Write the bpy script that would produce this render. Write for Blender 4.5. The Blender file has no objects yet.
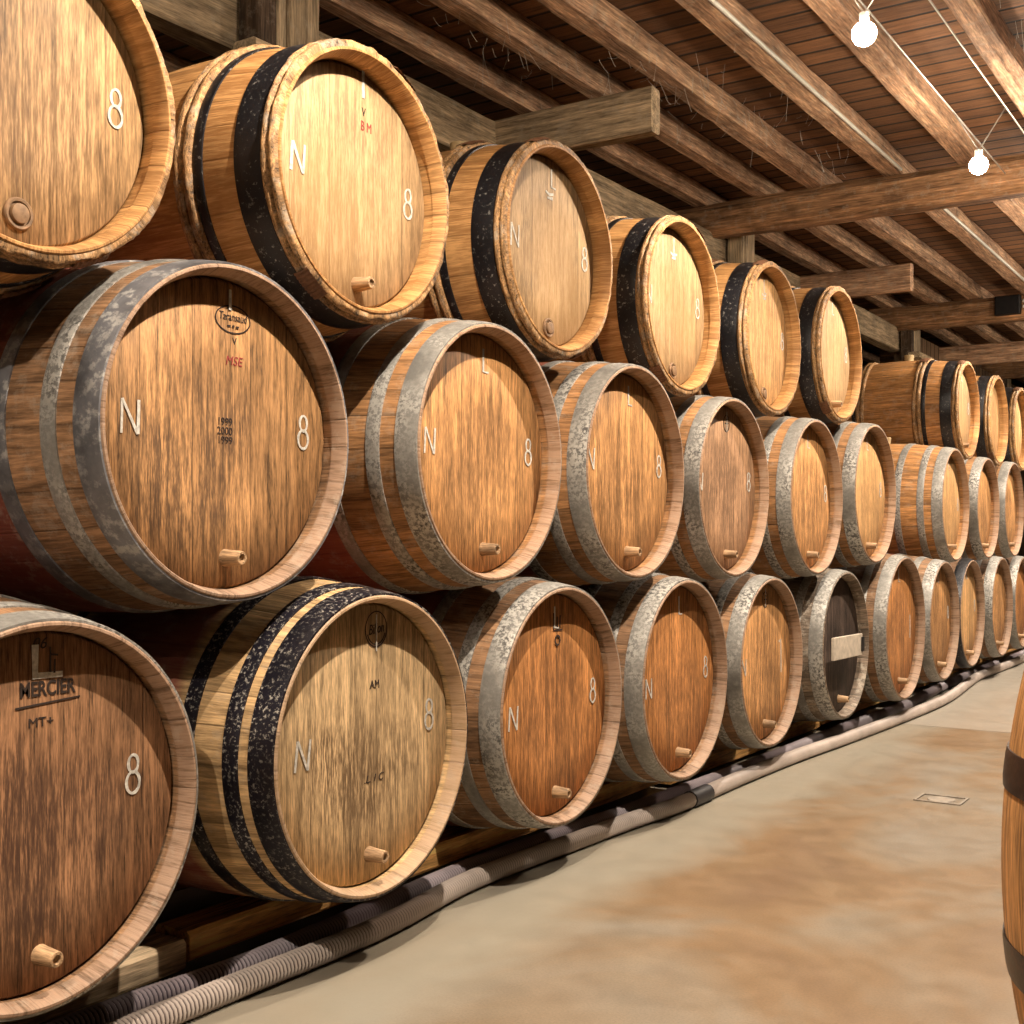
import bpy, bmesh, math, random
from math import pi, sin, cos, sqrt, atan2
from mathutils import Vector, Matrix, noise
random.seed(7)
S = bpy.context.scene
C = S.collection
FL = 0.865                       # camera height above the floor
PSI = math.radians(33.13)

# ------------------------------------------------------------------ scene, camera
vs = S.view_settings
S.display_settings.display_device = 'sRGB'
vs.view_transform = 'Standard'; vs.look = 'None'; vs.gamma = 1.0; vs.use_curve_mapping = False
vs.exposure = -0.1
cam = bpy.data.cameras.new('camera'); co = bpy.data.objects.new('camera', cam); C.objects.link(co)
cam.sensor_width = 36.0; cam.lens = 1224.4/1024*36; cam.shift_y = (537.3-512)/1024
cam.clip_start = 0.02
co.location = (0, 0, FL); co.rotation_euler = (pi/2, 0, PSI); S.camera = co
w = bpy.data.worlds.new('world'); S.world = w; w.use_nodes = True
w.node_tree.nodes['Background'].inputs[0].default_value = (1, .78, .55, 1)
w.node_tree.nodes['Background'].inputs[1].default_value = 0.02
S.cycles.use_denoising = True
S.cycles.max_bounces = 8; S.cycles.diffuse_bounces = 1

# ------------------------------------------------------------------ materials
class NT:
    def __init__(s, name):
        s.m = bpy.data.materials.new(name); s.m.use_nodes = True
        s.t = s.m.node_tree; s.b = s.t.nodes['Principled BSDF']
    def n(s, typ, ins=None, **kw):
        nd = s.t.nodes.new('ShaderNode'+typ)
        for k, v in kw.items(): setattr(nd, k, v)
        for k, v in (ins or {}).items(): s.put(nd.inputs[k], v)
        return nd
    def put(s, sock, v):
        if isinstance(v, bpy.types.NodeSocket): s.t.links.new(v, sock)
        elif isinstance(v, (tuple, list)) and len(v) == 3 and sock.type == 'RGBA': sock.default_value = (*v, 1)
        else: sock.default_value = v
    def mth(s, op, a, b=0.0, c=0.0):
        return s.n('Math', {0: a, 1: b, 2: c}, operation=op).outputs[0]
    def vm(s, op, a, b):
        return s.n('VectorMath', {0: a, 1: b}, operation=op).outputs[0]
    def mix(s, f, a, b, blend='MIX'):
        nd = s.n('Mix', data_type='RGBA', blend_type=blend)
        s.put(nd.inputs[0], f); s.put(nd.inputs[6], a); s.put(nd.inputs[7], b)
        return nd.outputs[2]
    def noise(s, vec, scale=1.0, detail=4.0, rough=.6, dist=0.0):
        return s.n('TexNoise', {'Vector': vec, 'Scale': scale, 'Detail': detail, 'Roughness': rough, 'Distortion': dist}).outputs[0]
    def ramp(s, f, stops):
        nd = s.n('ValToRGB', {0: f}); e = nd.color_ramp.elements
        while len(e) < len(stops): e.new(.5)
        for i, (p, c) in enumerate(stops):
            e[i].position = p
            e[i].color = (*c, 1) if isinstance(c, (tuple, list)) else (c, c, c, 1)
        return nd.outputs[0]
    def bump(s, h, strength=.3, dist=.004):
        s.put(s.b.inputs['Normal'], s.n('Bump', {'Height': h, 'Strength': strength, 'Distance': dist}).outputs[0])
    def base(s): 
        tc = s.n('TexCoord').outputs['Object']
        r = s.n('ObjectInfo').outputs['Random']
        return tc, r

def mul(c, k): return tuple(min(1, x*k) for x in c)

def wood(name, mid, mode='timber', dark=.30, light=1.55, fine=1.0, stain=None, stain_amt=0.0, rough=.62,
         plank=.085, tone=.28, band=None, bumps=.35, blot=.35, wear=0.0, chime=0.0):
    k = NT(name); tc, rnd = k.base()
    sp = k.n('SeparateXYZ', {0: tc}); x, y, z = sp.outputs
    off = k.mth('MULTIPLY', rnd, 61.7)
    if mode == 'head':
        q = k.mth('DIVIDE', k.mth('ADD', y, k.mth('ADD', 3.0, k.mth('MULTIPLY', rnd, .07))), plank)
        q = k.mth('ADD', q, k.mth('MULTIPLY', k.mth('SINE', k.mth('MULTIPLY', q, 1.9)), .22))
        pid = k.mth('FLOOR', q); fr = k.mth('FRACT', q)
        gv = k.n('CombineXYZ', {0: k.mth('MULTIPLY', y, 78*fine), 1: k.mth('MULTIPLY', z, 4.6*fine), 2: k.mth('ADD', off, k.mth('MULTIPLY', pid, 3.1))}).outputs[0]
        fv = k.n('CombineXYZ', {0: k.mth('MULTIPLY', y, 310*fine), 1: k.mth('MULTIPLY', z, 26*fine), 2: off}).outputs[0]
    elif mode == 'stave':
        q = k.mth('MULTIPLY', k.mth('ADD', k.mth('DIVIDE', k.mth('ARCTAN2', y, z), 2*pi), .5), 25.0)
        q = k.mth('ADD', q, k.mth('MULTIPLY', k.mth('SINE', k.mth('MULTIPLY', q, 1.7)), .2))
        pid = k.mth('FLOOR', q); fr = k.mth('FRACT', q)
        gv = k.n('CombineXYZ', {0: k.mth('ADD', k.mth('MULTIPLY', x, 3.4), k.mth('MULTIPLY', pid, 5.3)), 1: k.mth('MULTIPLY', q, 3.2), 2: off}).outputs[0]
        fv = k.n('CombineXYZ', {0: k.mth('MULTIPLY', x, 16), 1: k.mth('MULTIPLY', q, 17), 2: off}).outputs[0]
    elif mode == 'ring':      # grain runs round the ring
        q = k.mth('MULTIPLY', k.mth('ARCTAN2', y, z), 1.0); pid = None
        gv = k.n('CombineXYZ', {0: k.mth('MULTIPLY', x, 190), 1: k.mth('MULTIPLY', q, 9), 2: off}).outputs[0]
        fv = k.n('CombineXYZ', {0: k.mth('MULTIPLY', x, 320), 1: k.mth('MULTIPLY', q, 46), 2: off}).outputs[0]
    else:
        q = None; pid = None
        gv = k.n('CombineXYZ', {0: k.mth('MULTIPLY', x, 2.4*fine), 1: k.mth('MULTIPLY', y, 34*fine), 2: k.mth('ADD', off, k.mth('MULTIPLY', z, 34*fine))}).outputs[0]
        fv = k.n('CombineXYZ', {0: k.mth('MULTIPLY', x, 11*fine), 1: k.mth('MULTIPLY', y, 150*fine), 2: k.mth('ADD', off, k.mth('MULTIPLY', z, 150*fine))}).outputs[0]
    g = k.noise(gv, 1.0, 5, .62, .35); f = k.noise(fv, 1.0, 3, .7)
    gg = k.mth('ADD', k.mth('MULTIPLY', g, .5), k.mth('MULTIPLY', f, .5))
    col = k.ramp(gg, [(.37, mul(mid, dark)), (.455, mul(mid, .70)), (.52, mid), (.62, mul(mid, light))])
    ov = k.vm('ADD', tc, k.n('CombineXYZ', {0: off, 1: off, 2: 0.0}).outputs[0])
    b = k.noise(ov, 5.0, 4, .6)
    col = k.mix(blot, col, k.ramp(b, [(.34, .25), (.5, .85), (.66, 1.0)]), 'MULTIPLY')
    if pid is not None:
        wn = k.n('TexWhiteNoise', {'W': k.mth('ADD', pid, off)}, noise_dimensions='1D').outputs[0]
        t = k.mth('ADD', k.mth('MULTIPLY', wn, tone*2), 1-tone)
        col = k.mix(1.0, col, k.n('CombineColor', {0: t, 1: t, 2: t}).outputs[0], 'MULTIPLY')
        e = k.mth('MINIMUM', fr, k.mth('SUBTRACT', 1.0, fr))
        gap = k.ramp(e, [(.0, 1.0), (.018 if mode == 'head' else .04, 0.0)])
        col = k.mix(k.mth('MULTIPLY', gap, .6), col, mul(mid, .12))
        hgt = k.mth('SUBTRACT', gg, k.mth('MULTIPLY', gap, .5))
    else: hgt = gg
    if stain is not None:
        b2 = k.noise(ov, 2.6, 5, .65)
        if mode == 'head':
            rr = k.mth('ADD', k.mth('MULTIPLY', y, y), k.mth('MULTIPLY', k.mth('ADD', z, .05), k.mth('ADD', z, .05)))
            b2 = k.mth('SUBTRACT', b2, k.mth('MULTIPLY', rr, 5.0))
        sf = k.mth('MULTIPLY', k.ramp(b2, [(.30, 0.0), (.50, 1.0)]), k.ramp(k.mth('ADD', k.mth('MULTIPLY', f, .6), k.mth('MULTIPLY', g, .4)), [(.46, 1.0), (.57, .25)]))
        col = k.mix(k.mth('MULTIPLY', sf, stain_amt), col, stain)
    if band is not None:        # wine-red wash painted round the bilge
        ax = k.mth('ABSOLUTE', x)
        col = k.mix(k.mth('MULTIPLY', k.ramp(ax, [(.165, 1.0), (.195, 0.0)]), .78), col, band)
    if chime > 0:               # pale dry end grain of the stave ends
        cf = k.mth('MULTIPLY', k.ramp(k.mth('ABSOLUTE', x), [(chime-.004, 0.0), (chime+.004, 1.0)]), k.ramp(gg, [(.38, .15), (.52, .7)]))
        col = k.mix(cf, col, (.40, .265, .18))
    if wear > 0:                # pale dusty scuffs
        d = k.noise(ov, 22.0, 6, .75)
        col = k.mix(k.mth('MULTIPLY', k.ramp(d, [(.52, 0.0), (.63, 1.0)]), wear), col, (.50, .42, .32))
    k.put(k.b.inputs['Base Color'], col)
    k.b.inputs['Roughness'].default_value = rough
    k.b.inputs['Specular IOR Level'].default_value = .3
    k.bump(hgt, bumps, .004)
    return k.m

def metal(name, c, fleck, amt, rough=.45, met=.6, lo=.52, hi=.6, scale=70):
    k = NT(name); tc, rnd = k.base()
    ov = k.vm('ADD', tc, k.n('CombineXYZ', {0: k.mth('MULTIPLY', rnd, 31.0), 1: 0.0, 2: 0.0}).outputs[0])
    a = k.noise(ov, 6, 5, .65); b = k.noise(ov, scale, 5, .7)
    col = k.mix(1.0, c, k.ramp(a, [(.35, .45), (.6, 1.15)]), 'MULTIPLY')
    m = k.mth('MULTIPLY', k.ramp(b, [(lo, 0.0), (hi, 1.0)]), k.ramp(a, [(.40, .15), (.62, 1.0)]))
    m = k.mth('MULTIPLY', m, amt)
    col = k.mix(m, col, fleck)
    k.put(k.b.inputs['Base Color'], col)
    k.put(k.b.inputs['Metallic'], k.mth('MULTIPLY', k.mth('SUBTRACT', 1.0, m), met))
    k.put(k.b.inputs['Roughness'], k.mth('ADD', rough-.12, k.mth('MULTIPLY', b, .3)))
    k.bump(b, .15, .002)
    return k.m

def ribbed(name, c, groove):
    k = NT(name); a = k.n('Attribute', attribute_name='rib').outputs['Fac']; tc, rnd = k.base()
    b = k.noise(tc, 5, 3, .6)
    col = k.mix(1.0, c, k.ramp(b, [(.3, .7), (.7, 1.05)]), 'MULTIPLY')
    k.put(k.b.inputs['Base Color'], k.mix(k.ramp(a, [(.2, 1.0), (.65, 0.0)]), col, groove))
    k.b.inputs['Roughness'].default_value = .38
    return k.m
def plain(name, c, rough=.6, met=0.0, var=.25, scale=40):
    k = NT(name); tc, rnd = k.base()
    b = k.noise(tc, scale, 4, .6)
    k.put(k.b.inputs['Base Color'], k.mix(1.0, c, k.ramp(b, [(.3, 1-var), (.7, 1.0)]), 'MULTIPLY'))
    k.b.inputs['Roughness'].default_value = rough; k.b.inputs['Metallic'].default_value = met
    return k.m

def emit(name, c, s):
    k = NT(name)
    k.put(k.b.inputs['Base Color'], (.9, .9, .9)); k.put(k.b.inputs['Emission Color'], c); k.b.inputs['Emission Strength'].default_value = s
    return k.m

M = {}
WINE = (.055, .012, .012)
M['head_pale']   = wood('oak_pale', (.45, .285, .14), 'head', dark=.55, light=1.3, tone=.13, blot=.2, stain=(.50, .27, .09), stain_amt=.35)
M['head_gold']   = wood('oak_gold', (.37, .215, .095), 'head', dark=.28, light=1.6, tone=.12, blot=.3, stain=(.16, .08, .03), stain_amt=.55, fine=.8)
M['head_brown']  = wood('oak_brown', (.47, .245, .098), 'head', dark=.22, light=1.5, tone=.16, blot=.4, stain=(.10, .055, .03), stain_amt=.8)
M['head_orange'] = wood('oak_orange', (.62, .31, .115), 'head', dark=.32, light=1.5, tone=.2, blot=.35, stain=(.17, .08, .03), stain_amt=.6)
M['head_honey']  = wood('oak_honey', (.68, .38, .155), 'head', dark=.5, light=1.4, tone=.2, blot=.25, stain=(.3, .15, .05), stain_amt=.4)
M['head_red']    = wood('oak_red', (.60, .255, .08), 'head', dark=.36, light=1.5, tone=.18, blot=.35, stain=(.14, .06, .025), stain_amt=.5)
M['head_russet'] = wood('oak_russet', (.33, .165, .078), 'head', dark=.18, light=1.55, tone=.14, blot=.4, stain=(.075, .035, .02), stain_amt=.85)
M['head_tan']    = wood('oak_tan', (.64, .43, .22), 'head', dark=.4, light=1.45, tone=.1, blot=.3, stain=(.13, .075, .035), stain_amt=.85)
M['head_grey']   = wood('oak_greyed', (.43, .24, .125), 'head', dark=.34, light=1.5, tone=.15, blot=.35, stain=(.14, .075, .04), stain_amt=.7)
M['head_black']  = wood('oak_blackened', (.065, .042, .030), 'head', dark=.3, light=2.2, tone=.3, blot=.4, stain=(.015, .01, .01), stain_amt=.8)
M['body_pale']   = wood('stave_pale', (.52, .275, .10), 'stave', dark=.5, light=1.35, tone=.12, stain=(.35, .14, .035), stain_amt=.5)
M['body_brown']  = wood('stave_brown', (.29, .155, .075), 'stave', dark=.4, light=1.5, tone=.18, band=(.16, .028, .022), wear=.25, chime=.388)
M['body_orange'] = wood('stave_orange', (.38, .185, .072), 'stave', dark=.42, light=1.5, tone=.18, band=(.20, .035, .025), wear=.2, chime=.388)
M['body_amber']  = wood('stave_amber', (.50, .235, .08), 'stave', dark=.42, light=1.5, tone=.18, wear=.2, chime=.388)
M['body_tan']    = wood('stave_tan', (.62, .39, .18), 'stave', dark=.45, light=1.4, tone=.14, band=(.20, .028, .03), wear=.2, chime=.388)
M['body_grey']   = wood('stave_weathered', (.22, .16, .11), 'stave', dark=.35, light=1.7, tone=.25, wear=.7)
M['galv']   = metal('galvanised_steel', (.46, .43, .375), (.06, .052, .045), .95, .5, .45, .45, .56, 95)
M['galv_d'] = metal('dulled_steel', (.20, .195, .20), (.46, .43, .38), .9, .5, .45, .50, .60, 45)
M['black']  = metal('black_steel', (.014, .013, .015), (.42, .39, .34), .75, .38, .3, .58, .66, 90)
M['scuffed'] = metal('scuffed_black_steel', (.012, .010, .016), (.60, .54, .45), .9, .36, .3, .54, .64, 130)
M['withe']  = wood('chestnut_withe', (.42, .23, .095), 'ring', dark=.10, light=1.9, blot=.7, bumps=1.0, wear=.45)
M['bark']   = plain('withe_binding', (.20, .085, .035), .8, 0, .5, 90)
M['stub']   = wood('tap_stub', (.44, .27, .14), 'timber', fine=1.6)
M['hbung']  = plain('head_bung', (.30, .17, .08), .7, 0, .55, 60)
M['cork']   = plain('bung', (.62, .44, .22), .7, 0, .35, 60)
M['chalk']  = plain('white_paint', (.74, .68, .58), .8, 0, .5, 110)
M['ink']    = plain('burnt_stamp', (.035, .018, .010), .8, 0, .3, 120)
M['redink'] = plain('red_stamp', (.33, .045, .035), .8, 0, .3, 120)
M['joist']  = wood('old_joist', (.60, .34, .20), 'timber', dark=.3, light=1.9, blot=.5, wear=.35, bumps=.8, rough=.75)
M['beam']   = wood('hewn_beam', (.42, .215, .10), 'timber', dark=.25, light=1.9, fine=.6, blot=.5, wear=.25, bumps=1.0, rough=.75)
M['grey_t'] = wood('grey_timber', (.46, .33, .20), 'timber', dark=.35, light=1.6, blot=.35, wear=.3, bumps=.6, rough=.75)
M['pale_t'] = wood('pale_timber', (.60, .44, .27), 'timber', dark=.4, light=1.45, blot=.35, wear=.2, bumps=.5, rough=.7)
M['dark_t'] = wood('dark_timber', (.10, .062, .038), 'timber', dark=.35, light=1.8, blot=.4, wear=.2, bumps=.7, rough=.8)
M['rail']   = wood('rail_timber', (.92, .48, .155), 'timber', dark=.42, light=1.4, blot=.45, bumps=.4)
M['iron']   = plain('dark_iron', (.02, .018, .018), .45, .6)
M['steel']  = plain('bright_wire', (.62, .58, .52), .35, .7)
M['conduit'] = plain('pale_conduit', (.78, .72, .62), .4, 0, .15)
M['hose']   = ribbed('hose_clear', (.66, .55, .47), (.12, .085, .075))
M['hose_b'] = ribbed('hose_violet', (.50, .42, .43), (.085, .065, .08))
M['rubber'] = plain('coupling_black', (.03, .025, .025), .5)
M['cover']  = plain('worn_drain_metal', (.40, .34, .27), .5, .2, .4, 60)
M['plaque'] = plain('bare_plaque', (.66, .55, .42), .75, 0, .35, 35)
M['web']    = plain('cobweb', (.75, .66, .56), .9)
M['bulb']   = emit('lit_bulb', (1, .86, .68), 300.0)
M['plaster'] = plain('dark_plaster', (.20, .12, .07), .9, 0, .5, 3)

def floor_mat():
    k = NT('polished_concrete'); tc, rnd = k.base()
    sp = k.n('SeparateXYZ', {0: tc}); x, y, z = sp.outputs
    sv = k.n('CombineXYZ', {0: x, 1: k.mth('MULTIPLY', y, .75), 2: 0.0}).outputs[0]
    a = k.noise(sv, 1.5, 5, .55, .6); b = k.noise(tc, 9, 6, .65); f = k.noise(tc, 190, 3, .7)
    col = k.ramp(a, [(.36, (.29, .25, .195)), (.47, (.28, .215, .145)), (.56, (.27, .175, .095)), (.68, (.22, .14, .08))])
    col = k.mix(.55, col, k.ramp(b, [(.3, .62), (.7, 1.0)]), 'MULTIPLY')
    col = k.mix(.5, col, k.ramp(f, [(.32, .55), (.6, 1.0)]), 'MULTIPLY')
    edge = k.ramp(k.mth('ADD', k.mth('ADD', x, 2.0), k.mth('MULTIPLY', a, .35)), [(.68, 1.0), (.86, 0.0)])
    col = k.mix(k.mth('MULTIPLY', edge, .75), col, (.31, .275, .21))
    far = k.ramp(k.mth('MULTIPLY', k.mth('SUBTRACT', y, 5.72), 1.0), [(0.0, 0.0), (.03, 1.0)])
    col = k.mix(k.mth('MULTIPLY', far, .7), col, (.36, .315, .255))
    jt = k.ramp(k.mth('ABSOLUTE', k.mth('SUBTRACT', y, 5.74)), [(.0, 1.0), (.014, 0.0)])
    col = k.mix(k.mth('MULTIPLY', jt, .75), col, (.10, .07, .045))
    k.put(k.b.inputs['Base Color'], col)
    k.put(k.b.inputs['Roughness'], k.mth('ADD', .16, k.mth('MULTIPLY', b, .40)))
    k.b.inputs['Specular IOR Level'].default_value = .5
    k.bump(k.mth('ADD', k.mth('MULTIPLY', f, .4), b), .05, .004)
    return k.m
def board_mat(name, mid, along, across, width):
    k = NT(name); tc, rnd = k.base()
    sp = k.n('SeparateXYZ', {0: tc}); A = sp.outputs[along]; B = sp.outputs[across]
    q = k.mth('DIVIDE', k.mth('ADD', B, 50.0), width); pid = k.mth('FLOOR', q); fr = k.mth('FRACT', q)
    gv = k.n('CombineXYZ', {0: k.mth('MULTIPLY', A, 3), 1: k.mth('MULTIPLY', B, 45), 2: k.mth('MULTIPLY', pid, 3.3)}).outputs[0]
    fv = k.n('CombineXYZ', {0: k.mth('MULTIPLY', A, 18), 1: k.mth('MULTIPLY', B, 220), 2: pid}).outputs[0]
    g = k.mth('ADD', k.mth('MULTIPLY', k.noise(gv, 1, 5, .65, .5), .65), k.mth('MULTIPLY', k.noise(fv, 1, 3, .7), .35))
    col = k.ramp(g, [(.32, mul(mid, .35)), (.5, mid), (.68, mul(mid, 1.6))])
    wn = k.n('TexWhiteNoise', {'W': pid}, noise_dimensions='1D').outputs[0]
    t = k.mth('ADD', .6, k.mth('MULTIPLY', wn, .6))
    col = k.mix(1.0, col, k.n('CombineColor', {0: t, 1: t, 2: t}).outputs[0], 'MULTIPLY')
    e = k.mth('MINIMUM', fr, k.mth('SUBTRACT', 1.0, fr))
    gap = k.ramp(e, [(.0, 1.0), (.05, 0.9), (.09, 0.0)])
    col = k.mix(gap, col, (.012, .007, .004))
    k.put(k.b.inputs['Base Color'], col); k.b.inputs['Roughness'].default_value = .8
    k.bump(k.mth('SUBTRACT', g, gap), .8, .006)
    return k.m
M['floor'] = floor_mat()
M['ceil'] = board_mat('ceiling_boards', (.21, .092, .034), 0, 1, .125)
M['wallb'] = board_mat('wall_planks', (.15, .085, .05), 2, 1, .16)
M['partb'] = board_mat('partition_planks', (.28, .17, .095), 2, 1, .13)

# ------------------------------------------------------------------ object helpers
def link(name, me, mat, parent=None, loc=(0, 0, 0)):
    o = bpy.data.objects.new(name, me); C.objects.link(o); o.location = loc
    if mat is not None and not me.materials: me.materials.append(mat)
    if parent is not None: o.parent = parent
    return o
def tag(o, label, cat, group=None):
    o['label'] = label; o['category'] = cat
    if group: o['group'] = group
    return o
def empty(name, loc, label, cat, group=None, rz=0):
    o = bpy.data.objects.new(name, None); C.objects.link(o); o.location = loc; o.rotation_euler = (0, 0, rz)
    o.empty_display_size = .1
    return tag(o, label, cat, group)
def mesh(name, v, f, smooth=True, ang=40):
    me = bpy.data.meshes.new(name); me.from_pydata([tuple(p) for p in v], [], f); me.update()
    bm = bmesh.new(); bm.from_mesh(me); bmesh.ops.recalc_face_normals(bm, faces=bm.faces); bm.to_mesh(me); bm.free()
    if smooth:
        me.polygons.foreach_set('use_smooth', [True]*len(me.polygons))
        me.set_sharp_from_angle(angle=math.radians(ang))
    return me
def lathe(name, prof, seg=96, closed=False, jit=None, ang=40, caps=False):
    """revolve (x, r) profile about local X"""
    v, f = [], []; n = len(prof)
    for i in range(seg):
        a = 2*pi*i/seg
        for j, (x, r) in enumerate(prof):
            dx, dr = jit(a, j) if jit else (0, 0)
            v.append((x+dx, (r+dr)*sin(a), (r+dr)*cos(a)))
    for i in range(seg):
        i2 = (i+1) % seg
        for j in range(n if closed else n-1):
            j2 = (j+1) % n
            f.append((i*n+j, i*n+j2, i2*n+j2, i2*n+j))
    if caps:
        f.append(tuple(i*n for i in range(seg))); f.append(tuple(i*n+n-1 for i in reversed(range(seg))))
    return mesh(name, v, f, True, ang)
def box_mesh(name, x0, x1, y0, y1, z0, z1, bev=0.0):
    bm = bmesh.new(); bmesh.ops.create_cube(bm, size=1)
    for p in bm.verts: p.co = ((x0+x1)/2+p.co.x*(x1-x0), (y0+y1)/2+p.co.y*(y1-y0), (z0+z1)/2+p.co.z*(z1-z0))
    if bev: bmesh.ops.bevel(bm, geom=list(bm.edges), offset=bev, segments=2, affect='EDGES', profile=.6)
    me = bpy.data.meshes.new(name); bm.to_mesh(me); bm.free()
    return me
def tube(name, pts, r, seg=8, ribs=None):
    """tube through points; ribs=(pitch, depth) corrugates it"""
    P = [Vector(p) for p in pts]
    v, f = [], []; fr = []
    for i, p in enumerate(P):
        d = (P[min(i+1, len(P)-1)]-P[max(i-1, 0)]).normalized()
        up = Vector((0, 0, 1)) if abs(d.z) < .9 else Vector((1, 0, 0))
        s = d.cross(up).normalized(); u = s.cross(d).normalized()
        rr = r(i) if callable(r) else r
        for j in range(seg):
            a = 2*pi*j/seg; v.append(p+s*(rr*cos(a))+u*(rr*sin(a)))
    n = len(P)
    for i in range(n-1):
        for j in range(seg):
            j2 = (j+1) % seg; f.append((i*seg+j, i*seg+j2, (i+1)*seg+j2, (i+1)*seg+j))
    f.append(tuple(reversed(range(seg)))); f.append(tuple((n-1)*seg+j for j in range(seg)))
    return mesh(name, v, f, True, 60)
def spline(pts, step):
    """Catmull-Rom through 3D points, resampled at a fixed step"""
    P = [Vector(p) for p in pts]; out = []
    Q = [P[0]*2-P[1]]+P+[P[-1]*2-P[-2]]
    dense = []
    for i in range(1, len(Q)-2):
        for k in range(40):
            t = k/40; a, b, c, d = Q[i-1:i+3]
            dense.append(.5*((2*b)+(c-a)*t+(2*a-5*b+4*c-d)*t*t+(3*b-a-3*c+d)*t**3))
    dense.append(P[-1]); out = [dense[0]]; acc = 0
    for a, b in zip(dense, dense[1:]):
        L = (b-a).length; s0 = 0
        while acc+(L-s0) >= step:
            s0 += step-acc; acc = 0; out.append(a.lerp(b, s0/L))
        acc += L-s0
    return out
def timber(name, p0, p1, wd, ht, mat, label, cat, group=None, rough=.004, seed=0, parent=None, bev=.008, round_=0.0):
    """sawn or hewn timber from p0 to p1 (axis points), slightly irregular"""
    p0 = Vector(p0); p1 = Vector(p1); d = p1-p0; L = d.length
    n = max(2, int(L/.12)+1); v, f = [], []
    b = bev+round_
    sec = [(-wd/2+b, -ht/2), (wd/2-b, -ht/2), (wd/2, -ht/2+b), (wd/2, ht/2-b), (wd/2-b, ht/2), (-wd/2+b, ht/2), (-wd/2, ht/2-b), (-wd/2, -ht/2+b)]
    for i in range(n):
        x = -L/2+L*i/(n-1)
        for j, (y, z) in enumerate(sec):
            q = Vector((x*1.7+seed*9.1, y*9, z*9+seed))
            o = noise.noise_vector(q)*rough + noise.noise_vector(Vector((x*9, j*4.0, seed)))*rough*.6
            v.append((x, y+o.y, z+o.z))
    for i in range(n-1):
        for j in range(8):
            j2 = (j+1) % 8; f.append((i*8+j, i*8+j2, (i+1)*8+j2, (i+1)*8+j))
    f.append(tuple(reversed(range(8)))); f.append(tuple((n-1)*8+j for j in range(8)))
    o = link(name, mesh(name, v, f, True, 30), mat, parent, (p0+p1)/2)
    o.rotation_mode = 'QUATERNION'; o.rotation_quaternion = d.to_track_quat('X', 'Z')
    if parent is None: tag(o, label, cat, group)
    return o
def text_mesh(txt, size, depth=.0006, sx=1.0, align='CENTER', rot=0.0, shear=0.0, bold=0.0):
    cu = bpy.data.curves.new('lettering', 'FONT'); cu.body = txt; cu.size = size; cu.align_x = align; cu.align_y = 'CENTER'
    cu.extrude = depth; cu.offset = bold; cu.resolution_u = 3; cu.shear = shear
    o = bpy.data.objects.new('lettering', cu); C.objects.link(o)
    dg = bpy.context.evaluated_depsgraph_get()
    me = bpy.data.meshes.new_from_object(o.evaluated_get(dg))
    bpy.data.objects.remove(o); bpy.data.curves.remove(cu)
    for p in me.vertices:
        a, b, c = p.co; a *= sx
        a, b = a*cos(rot)-b*sin(rot), a*sin(rot)+b*cos(rot)
        p.co = (c, a, b)
    return me
def strokes_mesh(name, lines, wd, depth=.0008):
    """flat painted strokes in the (y, z) plane, thickness along x"""
    v, f = [], []
    for li, ln in enumerate(lines):
        n = len(ln); cl = ln[0] == ln[-1]
        base = len(v)
        for i, (y, z) in enumerate(ln):
            a = ln[i-1] if i > 0 else (ln[-2] if cl else ln[0]); b = ln[i+1] if i < n-1 else (ln[1] if cl else ln[-1])
            t = Vector((b[0]-a[0], b[1]-a[1])); t = t.normalized() if t.length > 0 else Vector((1, 0))
            ww = wd*(.39+.07*sin(i*.9+y*60)); nx, nz = -t.y*ww, t.x*ww
            for s in (-1, 1):
                for dx in (0, depth): v.append((dx+len(lines)*0+li*.0004, y+s*nx, z+s*nz))
        for i in range(n-1):
            a = base+i*4; b = a+4
            f += [(a+1, a+3, b+3, b+1), (a, b, b+2, a+2), (a, a+1, b+1, b), (a+3, a+2, b+2, b+3)]
        if not cl:
            a = base; b = base+(n-1)*4
            f += [(a, a+2, a+3, a+1), (b, b+1, b+3, b+2)]
    return mesh(name, v, f, False)
def ell(cy, cz, ry, rz, n=20, a0=0, a1=2*pi): 
    p = [(cy+ry*cos(a0+(a1-a0)*i/n), cz+rz*sin(a0+(a1-a0)*i/n)) for i in range(n+1)]
    if abs(a1-a0-2*pi) < 1e-6: p[-1] = p[0]
    return p
def letter_N(y, z, w, h, slant=0): return [[(y-w/2, z-h/2), (y-w/2+slant, z+h/2)], [(y-w/2+slant, z+h/2), (y+w/2, z-h/2)], [(y+w/2, z-h/2), (y+w/2+slant, z+h/2)]]
def digit_8(y, z, w, h): return [ell(y+.001, z+h*.235, w*.34, h*.215), ell(y, z-h*.215, w*.46, h*.26)]
def letter_L(y, z, w, h): return [[(y-w/2, z+h/2), (y-w/2, z-h/2+.001), (y+w/2, z-h/2)]]

# ------------------------------------------------------------------ barrels
CACHE = {}
def cached(key, fn):
    if key not in CACHE: CACHE[key] = fn()
    return CACHE[key]
HDR = {'t': .050, 'm': .047, 'b': .042}   # depth of the recessed head
def prof_r(x, r, R, L): return R-(R-r)*(abs(x)/(L/2))**2
def body_mesh(r, R, L, HD):
    def fn():
        h = L/2; n = 26
        p = [(-h+HD, .001), (-h+HD, r-.03), (-h, r-.016), (-h, r-.003), (-h+.004, r)]
        p += [(-h+.004+(L-.008)*i/n, prof_r(-h+.004+(L-.008)*i/n, r, R, L)) for i in range(1, n)]
        p += [(h-.004, r), (h-.0005, r-.003), (h, r-.007), (h-.002, r-.009), (h-.028, r-.017), (h-.031, r-.017), (h-.032, r-.015), (h-HD-.03, r-.016)]
        return lathe('staves', p, 112)
    return cached(('body', r, R, L, HD), fn)
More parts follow.
